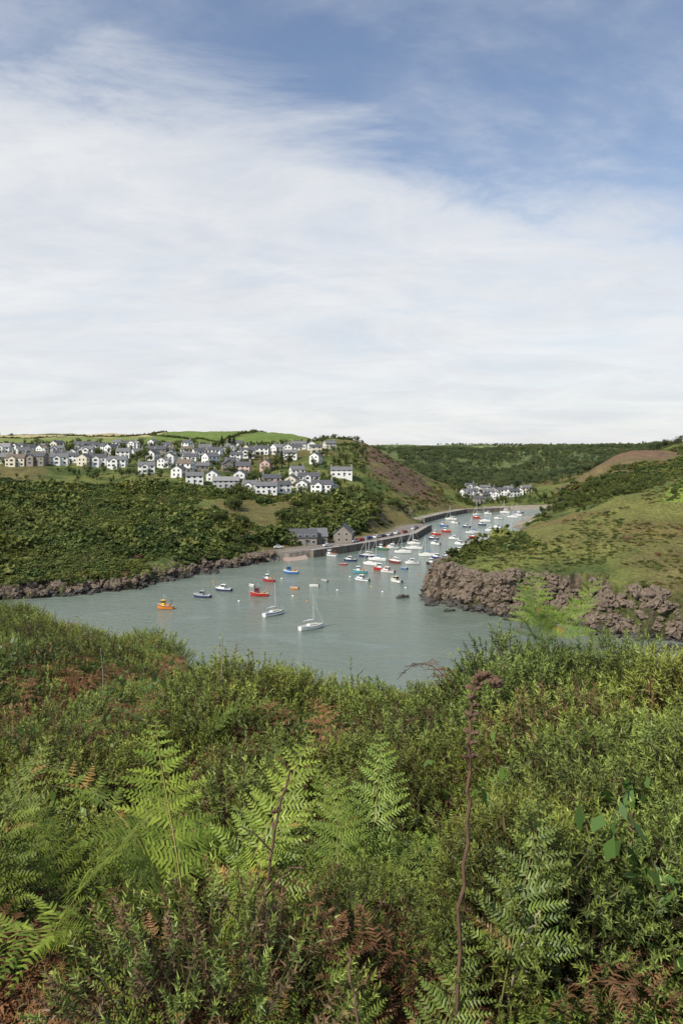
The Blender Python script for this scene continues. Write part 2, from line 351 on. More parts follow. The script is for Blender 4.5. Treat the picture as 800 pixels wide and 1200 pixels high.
# ---------------- bracken frond arrays
def frond(seed,L=.75,stipe=.35,th0=78,th1=5,npin=19,dead=False):
    r=np.random.default_rng(seed)
    V=[];F=[];Cx=[]
    def add(vs,fs,c):
        k=len(V);V.extend(vs);F.extend([(a+k,b+k,d+k) for a,b,d in fs]);Cx.extend([c]*len(vs))
    gA=np.array([.080,.135,.024]);gB=np.array([.175,.255,.045])
    if dead: gA=np.array([.13,.060,.028]);gB=np.array([.27,.155,.08])
    rc=np.array([.22,.23,.08]) if not dead else np.array([.15,.07,.035])
    ts=1-(1-np.linspace(.03,.985,npin))**1.12
    for t in ts:
        for s in (-1,1):
            tt=min(.992,max(.01,t+r.uniform(-.010,.010)))
            plen=L*.38*((1-tt)**.88)*min(1,.82+tt*2)*r.uniform(.78,1.10)+.008
            if dead: plen*=r.uniform(.4,1)
            ph=math.radians(72-18*tt+r.uniform(-9,9));dx,dy=s*math.sin(ph),math.cos(ph)
            x0,y0=0.0,stipe+L*tt
            n=max(4,int(plen/ (L*.43)*21));wob=r.uniform(-.38,.30);curl=r.uniform(.5,2.2) if dead else r.uniform(-.3,1.1)
            sp=plen/n;c=gA+(gB-gA)*r.uniform(.1,1)
            if not dead and r.random()<.05: c=np.array([.24,.17,.05])
            def H(q): return wob*q-curl*q*q
            add([(x0-dy*.0012,y0+dx*.0012,.001),(x0+dy*.0012,y0-dx*.0012,.001),(x0+dx*plen,y0+dy*plen,H(plen))],[(0,1,2)],rc)
            for j in range(n):
                u=min(.97,(j+.6)/n);bx=x0+dx*plen*u;by=y0+dy*plen*u;h=H(plen*u)
                ql=plen*.235*(1-u)**.65*r.uniform(.75,1.12)*(1 if u>.08 else .8)+.004
                for s2 in (-1,1):
                    an=math.radians(64-12*u+r.uniform(-8,8))*s2
                    ex=dx*math.cos(an)-dy*math.sin(an);ey=dx*math.sin(an)+dy*math.cos(an)
                    w=sp*.34;tz=r.uniform(-.5,.2)*ql if not dead else r.uniform(-.9,.5)*ql
                    mx,my=bx+ex*ql*.5,by+ey*ql*.5
                    add([(bx-dx*w,by-dy*w,h),(bx+dx*w,by+dy*w,h),(mx+dx*w*.8,my+dy*w*.8,h+tz*.3),(mx-dx*w*.8,my-dy*w*.8,h+tz*.3),(bx+ex*ql,by+ey*ql,h+tz)],
                        [(0,1,2),(0,2,3),(3,2,4)],c*r.uniform(.75,1.25))
    ys=np.linspace(0,stipe+L,14);k=len(V)
    for y in ys:
        w=.0042*(1-.85*y/(stipe+L));V.extend([(-w,y,0),(w,y,0),(0,y,-w*1.6)]);Cx.extend([rc]*3)
    for i in range(13):
        for a,b in ((0,1),(1,2),(2,0)):
            p=k+i*3;F.append((p+a,p+b,p+3+b));F.append((p+a,p+3+b,p+3+a))
    V=np.array(V);F=np.array(F);Cx=np.array(Cx)
    S=stipe+L;q=np.linspace(0,S*1.05,120)
    ang=np.radians(th0+(th1-th0)*sst(0,1,np.clip(q/S,0,1))**.9+0*q)
    sway=.25*np.sin(q/S*2.5+seed)
    cy=np.concatenate([[0],np.cumsum(np.cos(ang[:-1])*np.diff(q))]);cz=np.concatenate([[0],np.cumsum(np.sin(ang[:-1])*np.diff(q))])
    yy=V[:,1];A=np.interp(yy,q,ang);PY=np.interp(yy,q,cy);PZ=np.interp(yy,q,cz);h=V[:,2]-.45*V[:,0]**2+.06*np.abs(V[:,0])
    out=np.stack([V[:,0]+np.interp(yy,q,sway)*yy*.3,PY-np.sin(A)*h,PZ+np.cos(A)*h],-1)
    return out,F,Cx
FR=[frond(100+i,L=[.75,.68,.8,.6,.72,.55][i],stipe=[.35,.4,.3,.35,.45,.3][i],th0=[80,76,70,82,74,68][i],th1=[8,24,-8,34,12,-4][i]) for i in range(6)]
FD=[frond(200+i,L=[.6,.5,.65,.45][i],stipe=[.3,.25,.2,.3][i],th0=[70,60,50,75][i],th1=[-50,-70,-40,-85][i],npin=12,dead=True) for i in range(4)]
fern_meshes=[np_mesh('bracken_frond',v,f,c,M_fern) for v,f,c in FR]
dead_meshes=[np_mesh('dead_bracken_frond',v,f,c,M_dead) for v,f,c in FD]
FERNPOS=[]
def fernplant(x,y,fr,zoff=0,name='bracken_fern',dead=False,bright=1.0):
    Vs=[];Fs=[];Cs=[];k=0
    for v,az,sc,tilt,roll in fr:
        P,Fc,Cc=(FD if dead else FR)[v%(4 if dead else 6)]
        R=Euler((math.radians(tilt),math.radians(roll),math.radians(-az)),'XYZ').to_matrix()
        Q=(P*sc)@np.array(R).T;Vs.append(Q);Fs.append(Fc+k);Cs.append(Cc*bright);k+=len(P)
    me=np_mesh(name,np.vstack(Vs),np.vstack(Fs),np.vstack(Cs),M_dead if dead else M_fern)
    o=bpy.data.objects.new(name,me);o.location=(x,y,hz(x,y)+zoff);link(o)
    if not dead: FERNPOS.append((x,y))
    return o
def spread(n,az0,az1,sc,tilt=0):
    return [(int(rng.integers(0,6)),az0+(az1-az0)*(i+.5)/n+rng.uniform(-12,12),sc*rng.uniform(.85,1.15),tilt+rng.uniform(-12,12),rng.uniform(-14,14)) for i in range(n)]
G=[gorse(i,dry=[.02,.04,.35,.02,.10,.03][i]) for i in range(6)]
LF=[leafy(50),leafy(51,c0=(.04,.075,.02),c1=(.10,.17,.04)),leafy(52,ls=.022)]
# individual ferns
fernplant(-.40,2.05,[(0,-70,.92,0,8),(2,-110,.85,0,-6),(4,-25,.85,4,5),(1,25,.85,0,5),(3,70,.75,0,0)],.10,bright=1.3)
fernplant(-.80,2.45,[(1,-50,.75,0,0),(0,30,.75,0,0),(2,-110,.7,0,0)],.10)
fernplant(.08,2.70,[(0,60,.74,0,10),(1,15,.80,4,-5),(3,-25,.76,6,0),(4,-75,.7,0,5)],.18,bright=1.2)
fernplant(-.10,2.15,[(1,-50,.60,0,0),(3,5,.64,0,0),(4,60,.6,0,0)],.08)
fernplant(-.50,1.50,[(4,-60,.6,0,0),(1,-10,.62,0,0),(3,45,.6,0,0),(2,-110,.6,0,0)],.08,bright=1.1)
fernplant(.10,1.50,[(0,-60,.58,0,0),(3,-15,.62,0,0),(1,30,.62,0,0),(4,75,.58,0,0)],.10,bright=1.25)
fernplant(.36,1.42,[(3,-20,.48,0,0),(1,30,.5,0,0),(4,80,.48,0,0)],.04)
fernplant(.64,1.60,[(1,0,.5,0,0),(4,50,.5,0,0),(0,-60,.48,0,0)],.08)
fernplant(1.12,4.2,[(1,60,.72,5,0),(3,-30,.7,10,5),(4,10,.74,5,0),(3,-80,.65,5,0),(5,130,.65,0,0)],.44)
fernplant(1.5,4.4,[(3,-50,.6,5,0),(1,0,.62,5,0),(4,50,.62,0,0),(2,120,.6,0,0)],.38)
fernplant(.55,4.4,spread(3,-90,90,.6,5),.18)
fernplant(.28,4.2,spread(3,-90,80,.5),.12)
fernplant(-1.5,3.6,spread(4,-90,80,.72),.18)
fernplant(-.95,4.4,spread(4,-90,90,.7),.22)
for x,y in [(-.2,1.9),(-.85,1.8),(.15,1.85),(-.6,1.75),(-1.0,2.1),(-.3,2.45),(.3,2.2)]:
    fernplant(x,y,spread(7,-180,160,.66),.06,'dead_bracken_fern',True)
# foreground masses
P={'g':[], 'l':[], 'f':[], 'd':[]}
r=1.35
while r<80:
    s=.27+.02*max(0,r-3)
    if r>20: s=.61+.03*(r-20)*.8
    n=int(math.radians(84)*r/s)+1
    tt_=np.radians(-42+84*(np.arange(n)+rng.random(n))/n);qq=r+rng.uniform(-.5,.5,n)*s*.9
    xs,ys=qq*np.sin(tt_),qq*np.cos(tt_);p1=fbm(xs*.55,ys*.55,77,3);p2=fbm(xs*.13,ys*.13,78,3)
    for i in range(n):
        x,y,q=xs[i],ys[i],qq[i];a_=x/y;patch=p1[i];patch2=p2[i]
        left=a_<-.10 and r>4.5
        wt={'g':.80,'l':.06,'f':.07,'d':.09}
        if r<3.0 and a_<.20:
            wt={'g':.38,'l':.05,'f':.14,'d':.42}
        elif left:
            wt={'g':.40,'l':.14,'f':.13,'d':.12+2.3*max(0,patch2-.40)+1.2*max(0,patch-.45)}
            if r>22: wt['d']*=.6;wt['l']+=.35
        elif a_>.16 and r<6: wt={'g':1.,'l':.03,'f':.02,'d':.05}
        tot=sum(wt.values());u=rng.random()*tot
        for kk,w in wt.items():
            u-=w
            if u<=0: break
        if kk in 'gl' and any((x-f[0])**2+(y-f[1])**2<(.25 if f[1]<3.2 else .14)**2 for f in FERNPOS): kk='d'
        P[kk].append((x,y,q,s))
    r+=s*.85
def arr(k): return np.array(P[k])
def place(k,protos,name,zfun,sfun,tilt):
    A=arr(k);n=len(A);x,y,q,s=A.T
    sc=sfun(s,q)*rng.uniform(.7,1.3,n);z=zfun(x,y,sc)
    rot=np.stack([rng.normal(0,tilt,n),rng.normal(0,tilt,n),rng.uniform(0,6.28,n)],-1)
    if k=='f': rot[:,2]=rng.normal(0,1.3,n)
    scatter(name,np.stack([x,y,z],-1),rot,sc,rng.integers(0,len(protos),n),protos)
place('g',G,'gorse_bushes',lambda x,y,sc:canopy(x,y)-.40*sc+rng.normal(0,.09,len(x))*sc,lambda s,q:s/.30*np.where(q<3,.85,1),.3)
place('l',LF,'bramble_thicket',lambda x,y,sc:canopy(x,y)-.42*sc,lambda s,q:s/.30,.25)
place('f',fern_meshes,'bracken_patch',lambda x,y,sc:np.maximum(height(x,y)[0]-.1*sc,canopy(x,y)-.58*sc),lambda s,q:np.clip(s/.42,.66,1.7),.2)
A=arr('d');A=np.repeat(A,4,0);A[:,0]+=rng.normal(0,.45,len(A))*A[:,3];A[:,1]+=rng.normal(0,.45,len(A))*A[:,3]
P['d']=[tuple(v) for v in A]
place('d',dead_meshes,'dead_bracken',lambda x,y,sc:canopy(x,y)-np.where(np.hypot(x,y)<4,.52,.32)*sc,lambda s,q:np.clip(s/.36,.75,2.2),.35)
n=420;t=np.radians(rng.uniform(-38,38,n));q=rng.uniform(1.2,4.5,n);x=q*np.sin(t);y=q*np.cos(t)
scatter('bracken_litter',np.stack([x,y,height(x,y)[0]-.05],-1),np.stack([rng.normal(0,.5,n),rng.normal(0,.5,n),rng.uniform(0,6.28,n)],-1),rng.uniform(.6,.95,n),rng.integers(0,4,n),dead_meshes)
# ---------------------------------------------------------------- stalks
M_stalk=simple('dry_stalk',(.13,.075,.045),.8,0,.4,30)
M_pale=simple('pale_twig',(.30,.25,.18),.8,0,.3,30)
class MB:
    def __init__(s): s.v=[];s.f=[];s.m=[];s.mats=[]
    def mi(s,m):
        if m not in s.mats: s.mats.append(m)
        return s.mats.index(m)
    def add(s,vs,fs,m):
        k=len(s.v);s.v.extend([tuple(v) for v in vs]);i=s.mi(m)
        for f in fs: s.f.append(tuple(a+k for a in f));s.m.append(i)
    def box(s,c,d,m,taper=1,ty=None,rz=0):
        x,y,z=c;a,b,h=d[0]/2,d[1]/2,d[2]/2;ty=taper if ty is None else ty
        vs=[(-a,-b,-h),(a,-b,-h),(a,b,-h),(-a,b,-h),(-a*taper,-b*ty,h),(a*taper,-b*ty,h),(a*taper,b*ty,h),(-a*taper,b*ty,h)]
        cs,sn=math.cos(rz),math.sin(rz)
        s.add([(x+p*cs-q*sn,y+p*sn+q*cs,z+w) for p,q,w in vs],[(0,3,2,1),(4,5,6,7),(0,1,5,4),(1,2,6,5),(2,3,7,6),(3,0,4,7)],m)
    def tube(s,pts,rad,m,n=6):
        pts=[Vector(p) for p in pts];k=len(s.v);vs=[];fs=[]
        for i,p in enumerate(pts):
            t=(pts[min(i+1,len(pts)-1)]-pts[max(i-1,0)]).normalized()
            if i: 
                u=(pu-t*pu.dot(t)).normalized()
            else: u=t.orthogonal().normalized()
            w=t.cross(u);pu=u;rd=rad[i] if isinstance(rad,(list,tuple)) else rad
            for j in range(n):
                a=2*math.pi*j/n;vs.append(p+(u*math.cos(a)+w*math.sin(a))*rd)
        for i in range(len(pts)-1):
            for j in range(n): fs.append((i*n+j,i*n+(j+1)%n,(i+1)*n+(j+1)%n,(i+1)*n+j))
        fs.append(tuple(range(n))[::-1]);fs.append(tuple((len(pts)-1)*n+j for j in range(n)))
        s.add(vs,fs,m)
    def mesh(s,name):
        me=bpy.data.meshes.new(name);me.from_pydata(s.v,[],s.f)
        for m in s.mats: me.materials.append(m)
        me.polygons.foreach_set('material_index',s.m);me.update();return me
    def obj(s,name,loc=(0,0,0),rz=0):
        o=bpy.data.objects.new(name,s.mesh(name));o.location=loc;o.rotation_euler=(0,0,rz);link(o);return o
def stalk(name,pts,r0,r1,mat,pods=0,branches=()):
    mb=MB();P=[Vector(p) for p in pts];Q=[]
    for i in range(len(P)-1):
        for k in range(5): 
            v=P[i].lerp(P[i+1],k/5);Q.append(v+Vector(rng.normal(0,.0035,3)))
    Q.append(P[-1]);n=len(Q)
    mb.tube(Q,[r0+(r1-r0)*i/(n-1) for i in range(n)],mat,6)
    for i in range(pods):
        f=.45+.53*i/pods;p=Q[int(f*(n-1))];d=Vector(rng.normal(0,1,3));d.z=.5;d.normalize();l=rng.uniform(.012,.026)
        mb.tube([p,p+d*l*.4,p+d*l*.75,p+d*l],[.001,.0045,.0045,.0008],mat,5)
    for bpts in branches: mb.tube(bpts,[r0*.5]+[r0*.3]*(len(bpts)-2)+[r1*.7],mat,5)
    return mb.obj(name)
stalk('dead_foxglove_stalk',[(.22,1.58,43.3),(.25,1.66,43.75),(.262,1.69,44.0),(.283,1.70,44.22),(.283,1.70,44.38),(.297,1.70,44.47),(.315,1.7,44.50),(.332,1.69,44.49),(.34,1.68,44.47)],.005,.002,M_stalk,80)
stalk('dead_bracken_stem',[(-.23,1.8,43.4),(-.195,1.8,43.7),(-.19,1.8,43.88),(-.16,1.8,44.08),(-.12,1.8,44.25)],.0055,.0025,M_stalk,6,
  [[(-.165,1.8,44.06),(-.2,1.78,44.11),(-.23,1.77,44.13)],[(-.19,1.8,43.85),(-.26,1.78,43.93),(-.27,1.8,43.96)],[(-.18,1.8,43.95),(-.12,1.82,44.01),(-.09,1.8,44.02)]])
stalk('dry_grass_stem',[(-.82,5.1,43.0),(-.80,5.1,43.4),(-.79,5.1,43.76)],.006,.003,M_pale,0,[[(-.80,5.1,43.5),(-.86,5.1,43.56),(-.9,5.1,43.55)]])
stalk('dead_bracken_stem',[(.06,1.25,43.4),(.05,1.35,43.75),(.03,1.45,43.95),(.01,1.5,44.02)],.004,.002,M_stalk,0,[[(.05,1.35,43.75),(.09,1.35,43.82)]])
stalk('dry_grass_stem',[(.42,1.8,43.3),(.38,1.75,43.75),(.40,1.7,43.9),(.44,1.7,43.98)],.003,.002,M_pale)
stalk('dry_grass_stem',[(-1.9,6.0,42.7),(-1.86,6,43.2),(-1.88,6,43.45)],.006,.003,M_pale)
# ---------------------------------------------------------------- hillside scrub & woods
def bush(seed,NL=260,c0=(.045,.065,.018),c1=(.135,.175,.046)):
    r=np.random.default_rng(seed)
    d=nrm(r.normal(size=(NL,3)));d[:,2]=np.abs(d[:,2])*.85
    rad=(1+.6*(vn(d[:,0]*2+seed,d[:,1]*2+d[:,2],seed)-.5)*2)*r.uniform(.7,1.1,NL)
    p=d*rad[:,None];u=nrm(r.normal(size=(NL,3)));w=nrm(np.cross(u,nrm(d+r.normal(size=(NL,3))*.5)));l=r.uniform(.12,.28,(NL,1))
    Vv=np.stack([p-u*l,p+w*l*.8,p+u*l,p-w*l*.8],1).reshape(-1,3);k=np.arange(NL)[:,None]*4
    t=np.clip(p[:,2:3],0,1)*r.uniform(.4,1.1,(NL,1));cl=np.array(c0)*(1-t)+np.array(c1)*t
    return np_mesh('scrub_bush',Vv,np.hstack([k,k+1,k+2,k+3]),np.repeat(cl,4,0),M_scrub)
M_bark=simple('bark',(.10,.075,.05),.9)
def tree(seed,conifer=False,c0=(.040,.060,.022),c1=(.115,.155,.045)):
    r=np.random.default_rng(seed);NL=520
    if conifer:
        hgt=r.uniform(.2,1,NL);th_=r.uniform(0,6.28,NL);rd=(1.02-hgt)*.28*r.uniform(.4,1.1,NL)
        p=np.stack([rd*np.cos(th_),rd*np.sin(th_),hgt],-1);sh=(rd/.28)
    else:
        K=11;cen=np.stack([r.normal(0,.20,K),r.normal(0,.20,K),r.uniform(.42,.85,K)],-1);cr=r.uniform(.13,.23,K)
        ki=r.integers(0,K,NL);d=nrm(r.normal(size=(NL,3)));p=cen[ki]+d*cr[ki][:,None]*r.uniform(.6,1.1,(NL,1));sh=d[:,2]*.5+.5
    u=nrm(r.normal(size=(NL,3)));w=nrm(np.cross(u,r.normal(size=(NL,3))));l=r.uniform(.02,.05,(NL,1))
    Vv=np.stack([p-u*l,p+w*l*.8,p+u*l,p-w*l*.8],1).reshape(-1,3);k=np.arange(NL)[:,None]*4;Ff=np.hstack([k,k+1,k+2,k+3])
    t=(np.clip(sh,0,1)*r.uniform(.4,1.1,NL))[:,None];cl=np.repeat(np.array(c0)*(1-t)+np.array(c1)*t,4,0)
    mb=MB();mb.tube([(0,0,-.05),(.01,0,.25),(0,.01,.6)],[.035,.025,.01],M_bark,6)
    for i in range(5):
        a=i*1.3+seed;mb.tube([(0,0,.25+.05*i),(.1*math.cos(a),.1*math.sin(a),.42+.05*i),(.2*math.cos(a),.2*math.sin(a),.55+.05*i)],[.014,.009,.004],M_bark,4)
    tv=np.array(mb.v);tf=np.array([f for f in mb.f if len(f)==4])
    n0=len(Vv);Vv=np.vstack([Vv,tv]);Ff=np.vstack([Ff,tf+n0]);cl=np.vstack([cl,np.tile([.06,.045,.03],(len(tv),1))])
    return np_mesh('woodland_tree',Vv,Ff,cl,M_tree)
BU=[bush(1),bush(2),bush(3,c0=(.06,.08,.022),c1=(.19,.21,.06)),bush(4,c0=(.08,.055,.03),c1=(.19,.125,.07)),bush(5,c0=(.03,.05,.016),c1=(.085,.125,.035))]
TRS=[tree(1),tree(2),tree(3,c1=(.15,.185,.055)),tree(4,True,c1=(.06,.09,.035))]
DT=[tree(11,c0=(.05,.072,.035),c1=(.115,.155,.065)),tree(12,c0=(.045,.068,.033),c1=(.095,.135,.058)),tree(13,c0=(.055,.075,.035),c1=(.15,.18,.07))]  # far-wood trees: distance haze is put into these paler, greyer leaf colours
def field_scatter(name,n,box,maskf,smin,smax,protos,w,sink=.25,flat=.75,dens=None):
    x=rng.uniform(box[0],box[1],n);y=rng.uniform(box[2],box[3],n)
    z,o,d=height(x,y);keep=maskf(x,y,z,d)
    x,y,z=x[keep],y[keep],z[keep];n=len(x)
    sc=rng.uniform(0,1,n)**1.6*(smax-smin)+smin
    S=np.stack([sc,sc,sc*flat],-1)
    scatter(name,np.stack([x,y,z-sink*sc*flat],-1),np.stack([rng.normal(0,.1,n),rng.normal(0,.1,n),rng.uniform(0,6.28,n)],-1),S,rng.choice(len(protos),n,p=w),protos)
def N2(x,y,s=91,k=.03): return fbm(x*k,y*k,s,3)
qd_=lambda x,y: np.minimum(polyline_dist(x,y,QUAY),polyline_dist(x,y,ROADW)+8)
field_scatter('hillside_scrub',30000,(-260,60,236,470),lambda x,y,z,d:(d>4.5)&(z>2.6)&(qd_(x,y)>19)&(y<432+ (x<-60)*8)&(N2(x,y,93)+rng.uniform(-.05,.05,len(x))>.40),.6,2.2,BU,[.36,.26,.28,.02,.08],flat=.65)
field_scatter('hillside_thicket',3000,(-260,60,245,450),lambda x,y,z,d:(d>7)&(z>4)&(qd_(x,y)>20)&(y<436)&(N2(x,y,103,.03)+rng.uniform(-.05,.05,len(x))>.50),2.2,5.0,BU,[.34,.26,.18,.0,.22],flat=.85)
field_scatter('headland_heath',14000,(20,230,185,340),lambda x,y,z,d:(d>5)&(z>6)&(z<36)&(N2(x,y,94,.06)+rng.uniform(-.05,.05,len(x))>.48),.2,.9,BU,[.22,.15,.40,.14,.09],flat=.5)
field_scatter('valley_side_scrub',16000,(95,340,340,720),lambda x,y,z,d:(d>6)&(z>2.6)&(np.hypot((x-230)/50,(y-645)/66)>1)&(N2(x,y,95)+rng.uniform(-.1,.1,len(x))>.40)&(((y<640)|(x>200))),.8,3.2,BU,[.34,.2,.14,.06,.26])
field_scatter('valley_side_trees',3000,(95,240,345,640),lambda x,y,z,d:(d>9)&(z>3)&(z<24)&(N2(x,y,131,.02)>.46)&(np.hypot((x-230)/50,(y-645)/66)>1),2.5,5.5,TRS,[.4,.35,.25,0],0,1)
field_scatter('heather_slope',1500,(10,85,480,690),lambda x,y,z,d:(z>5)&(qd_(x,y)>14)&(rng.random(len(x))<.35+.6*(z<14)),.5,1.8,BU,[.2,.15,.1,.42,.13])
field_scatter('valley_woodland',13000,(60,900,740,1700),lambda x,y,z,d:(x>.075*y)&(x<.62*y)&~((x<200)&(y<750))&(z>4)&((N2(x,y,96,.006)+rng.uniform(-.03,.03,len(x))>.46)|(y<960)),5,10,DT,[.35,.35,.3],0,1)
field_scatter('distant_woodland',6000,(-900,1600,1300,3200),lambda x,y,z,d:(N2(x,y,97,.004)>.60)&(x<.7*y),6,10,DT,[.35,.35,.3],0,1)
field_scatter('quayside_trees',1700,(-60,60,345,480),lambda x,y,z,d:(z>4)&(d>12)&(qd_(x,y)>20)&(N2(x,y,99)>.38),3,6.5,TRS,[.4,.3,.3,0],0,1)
# hedgerows
hx=[];
for pl in [[(-560,880),(-215,860),(-115,745),(5,690),(22,720)],[(-215,860),(-240,1300)],[(-330,700),(-235,690),(-215,760)],[(-120,740),(-95,980)],[(-500,850),(-330,700)],[(-260,690),(-200,640),(-120,660),(-30,640),(15,640)],
  [(112,262),(135,296),(220,330)],[(600,1800),(1100,1750)],[(250,1900),(560,1900)],[(-250,430),(-170,405),(-90,415),(-40,418)],[(-260,380),(-200,350),(-150,340)],[(-90,415),(-70,370),(-40,350)]]:
    for a,b in zip(pl[:-1],pl[1:]):
        L=math.dist(a,b);n=int(L/1.8)
        for i in range(n):
            f=i/n;hx.append((a[0]+(b[0]-a[0])*f+rng.normal(0,.5),a[1]+(b[1]-a[1])*f+rng.normal(0,.5)))
hx=np.array(hx);n=len(hx);z=height(hx[:,0],hx[:,1])[0];sc=rng.uniform(1.0,2.4,n)*np.where(hx[:,1]>1500,2,1)*np.where((hx[:,0]>100)&(hx[:,1]<400),.5,1)
scatter('hedgerow',np.stack([hx[:,0],hx[:,1],z-.3],-1),np.stack([0*sc,0*sc,rng.uniform(0,6,n)],-1),sc,rng.choice([0,1,4],n),BU)
# ---------------------------------------------------------------- HOUSES
Wc=[simple('render_'+n,c,.85,0,.12,.6) for n,c in (('white',(.82,.81,.77)),('cream',(.70,.64,.50)),('grey',(.48,.47,.45)),('stone',(.26,.23,.19)),('pink',(.64,.44,.38)),('pale_blue',(.56,.62,.64)))]
Rc=[simple('roof_'+n,c,.7,0,.25,1.2) for n,c in (('slate',(.085,.087,.095)),('grey',(.15,.15,.155)),('brown',(.15,.115,.09)),('pale',(.25,.245,.24)))]
M_glass=simple('window_glass',(.03,.035,.04),.15,0,.1,1,.6);M_frame=simple('window_frame',(.7,.7,.68),.6)
M_door=simple('door_paint',(.10,.13,.16),.5);M_chim=simple('chimney_render',(.33,.28,.24),.9)
def house(x,y,L=11,Dp=7.5,eave=5,rz=0,wall=0,roof=0,wing=False,name='house',pitch=.62,base=None,boat=False):
    mb=MB();W=Wc[wall];R=Rc[roof];a,b=L/2,Dp/2
    mb.add([(-a,-b,-3),(a,-b,-3),(a,b,-3),(-a,b,-3),(-a,-b,eave),(a,-b,eave),(a,b,eave),(-a,b,eave),(-a,0,eave+b*pitch*1.0),(a,0,eave+b*pitch)],
      [(0,1,5,4),(2,3,7,6),(1,2,6,9,5),(3,0,4,8,7)],W)
    e=.35;rh=b*pitch;t=.18;sl=rh/b
    for s in (-1,1):
        y0=s*(b+e);z0=eave-e*sl+.03
        mb.add([(-a-e,y0,z0),(a+e,y0,z0),(a+e,0,eave+rh+.03),(-a-e,0,eave+rh+.03),(-a-e,y0,z0+t),(a+e,y0,z0+t),(a+e,0,eave+rh+t+.03),(-a-e,0,eave+rh+t+.03)],
         [(0,1,2,3),(4,7,6,5),(0,4,5,1),(0,3,7,4),(1,5,6,2)],R)
    for s in (() if boat else ((-1,1) if L>9 else (1,))):
        mb.box((s*(a-.5),0,eave+rh+.5),(.9,.7,1.6),M_chim);mb.box((s*(a-.5),0,eave+rh+1.36),(1.04,.84,.12),M_frame)
        mb.tube([(s*(a-.5),0,eave+rh+1.42),(s*(a-.5),0,eave+rh+1.8)],.13,M_chim,6)
    def win(cx,cy,cz,w,h,nx,ny):
        if nx: mb.box((cx,cy,cz),(.08,w+.2,h+.2),M_frame);mb.box((cx+nx*.035,cy,cz),(.06,w,h),M_glass)
        else: mb.box((cx,cy,cz),(w+.2,.08,h+.2),M_frame);mb.box((cx,cy+ny*.035,cz),(w,.06,h),M_glass)
    fl=[1.4] if eave<3.6 else [1.4,3.9]
    nw=max(2,int(L/2.9))
    for s in (-1,1):
        for fz in fl:
            for i in range(nw):
                cx=-a+L*(i+.5)/nw
                if fz<2 and i==nw//2: 
                    mb.box((cx,s*b,1.05),(1.0,.1,2.1),M_door);mb.box((cx,s*(b+.3),2.35),(1.5,.7,.12),R)
                else: win(cx,s*b,fz,rng.uniform(1.0,1.7),1.15,0,s)
        for fz in fl: win(s*a,-b*.4,fz,1.0,1.1,s,0);win(s*a,b*.4,fz,1.0,1.1,s,0)
    if wing:
        wa=2.2;wy=-b-2.2
        mb.add([(-wa-1,wy,-3),(wa-1,wy,-3),(wa-1,-b,-3),(-wa-1,-b,-3),(-wa-1,wy,eave-.3),(wa-1,wy,eave-.3),(wa-1,-b,eave-.3),(-wa-1,-b,eave-.3),(-1,wy,eave+1.2),(-1,0,eave+1.2)],
          [(0,1,5,8,4),(1,2,6,5),(3,0,4,7)],W)
        for s in (-1,1):
            mb.add([(-1,wy-.3,eave+1.3),(-1,0,eave+1.3),(-1+s*(wa+.3),0,eave-.4),(-1+s*(wa+.3),wy-.3,eave-.4)],[(0,1,2,3)],R)
        for fz in fl: win(-1,wy,fz,1.8,1.2,0,-1)
    z=base if base is not None else max(hz(x,y),hz(x+a*math.cos(rz),y+a*math.sin(rz))-1)
    return mb.obj(name,(x,y,z),rz)
placed=[]
def ok(x,y,L): 
    for q in placed:
        if math.hypot(q[0]-x,q[1]-y)<(L+q[2])/2*.95: return False
    return True
def H(b,y,L=11,**k):
    x=b*y/900;placed.append((x,y,L));return house(x,y,L,**k)
for b,y,L,rz,w,ro,wi,ev in [(-172,448,10,.2,0,1,False,4.6),(-135,446,15,.1,2,3,False,4.4),(-118,470,9,1.5,0,0,False,5),(-105,440,10,-.1,0,1,True,5),(-88,438,12,.1,0,1,False,4.6),(-82,468,11,.2,4,0,False,5),
 (-58,470,9,1.4,1,0,False,5),(-52,500,9,.3,0,1,False,5),(-22,440,12,-.3,0,0,True,5.4),(-12,443,9,1.4,0,1,False,5),(-38,478,13,.05,0,0,True,5),(0,505,14,0,0,1,False,4.0),(-30,540,9,1.3,0,0,False,5),
 (-60,560,10,0,0,1,False,4.5),(-35,600,9,1.6,0,0,False,5),(-50,620,12,0,0,1,False,4),(-110,560,11,0,0,0,True,5),(-125,690,14,0,0,0,False,5),(-14,610,9,.4,1,1,False,4),
 (-215,560,13,0,3,0,False,5),(-200,520,9,1.5,0,0,False,5.2),(-262,500,12,0,0,1,True,5),(-285,505,11,.2,0,0,True,5.5),(-300,500,9,1.4,1,0,False,5.5),(-330,498,11,.2,0,1,True,5),(-318,520,12,0,0,0,False,4.4),
 (-358,490,14,-.1,3,0,True,5.5),(-380,488,12,0,1,2,True,5.5),(-250,655,14,0,0,0,False,5),(-300,660,18,0,2,0,False,5),
 (-190,462,9,1.4,0,0,False,4.6),(-228,474,10,.2,0,1,True,4.8),(-150,462,8,1.5,0,0,False,4.6),(-68,446,8,.3,0,0,False,4.6),(-45,452,8,1.4,0,1,False,4.6)]:
    H(b,y,L,rz=rz,wall=w,roof=ro,wing=wi,eave=ev,Dp=6.8)
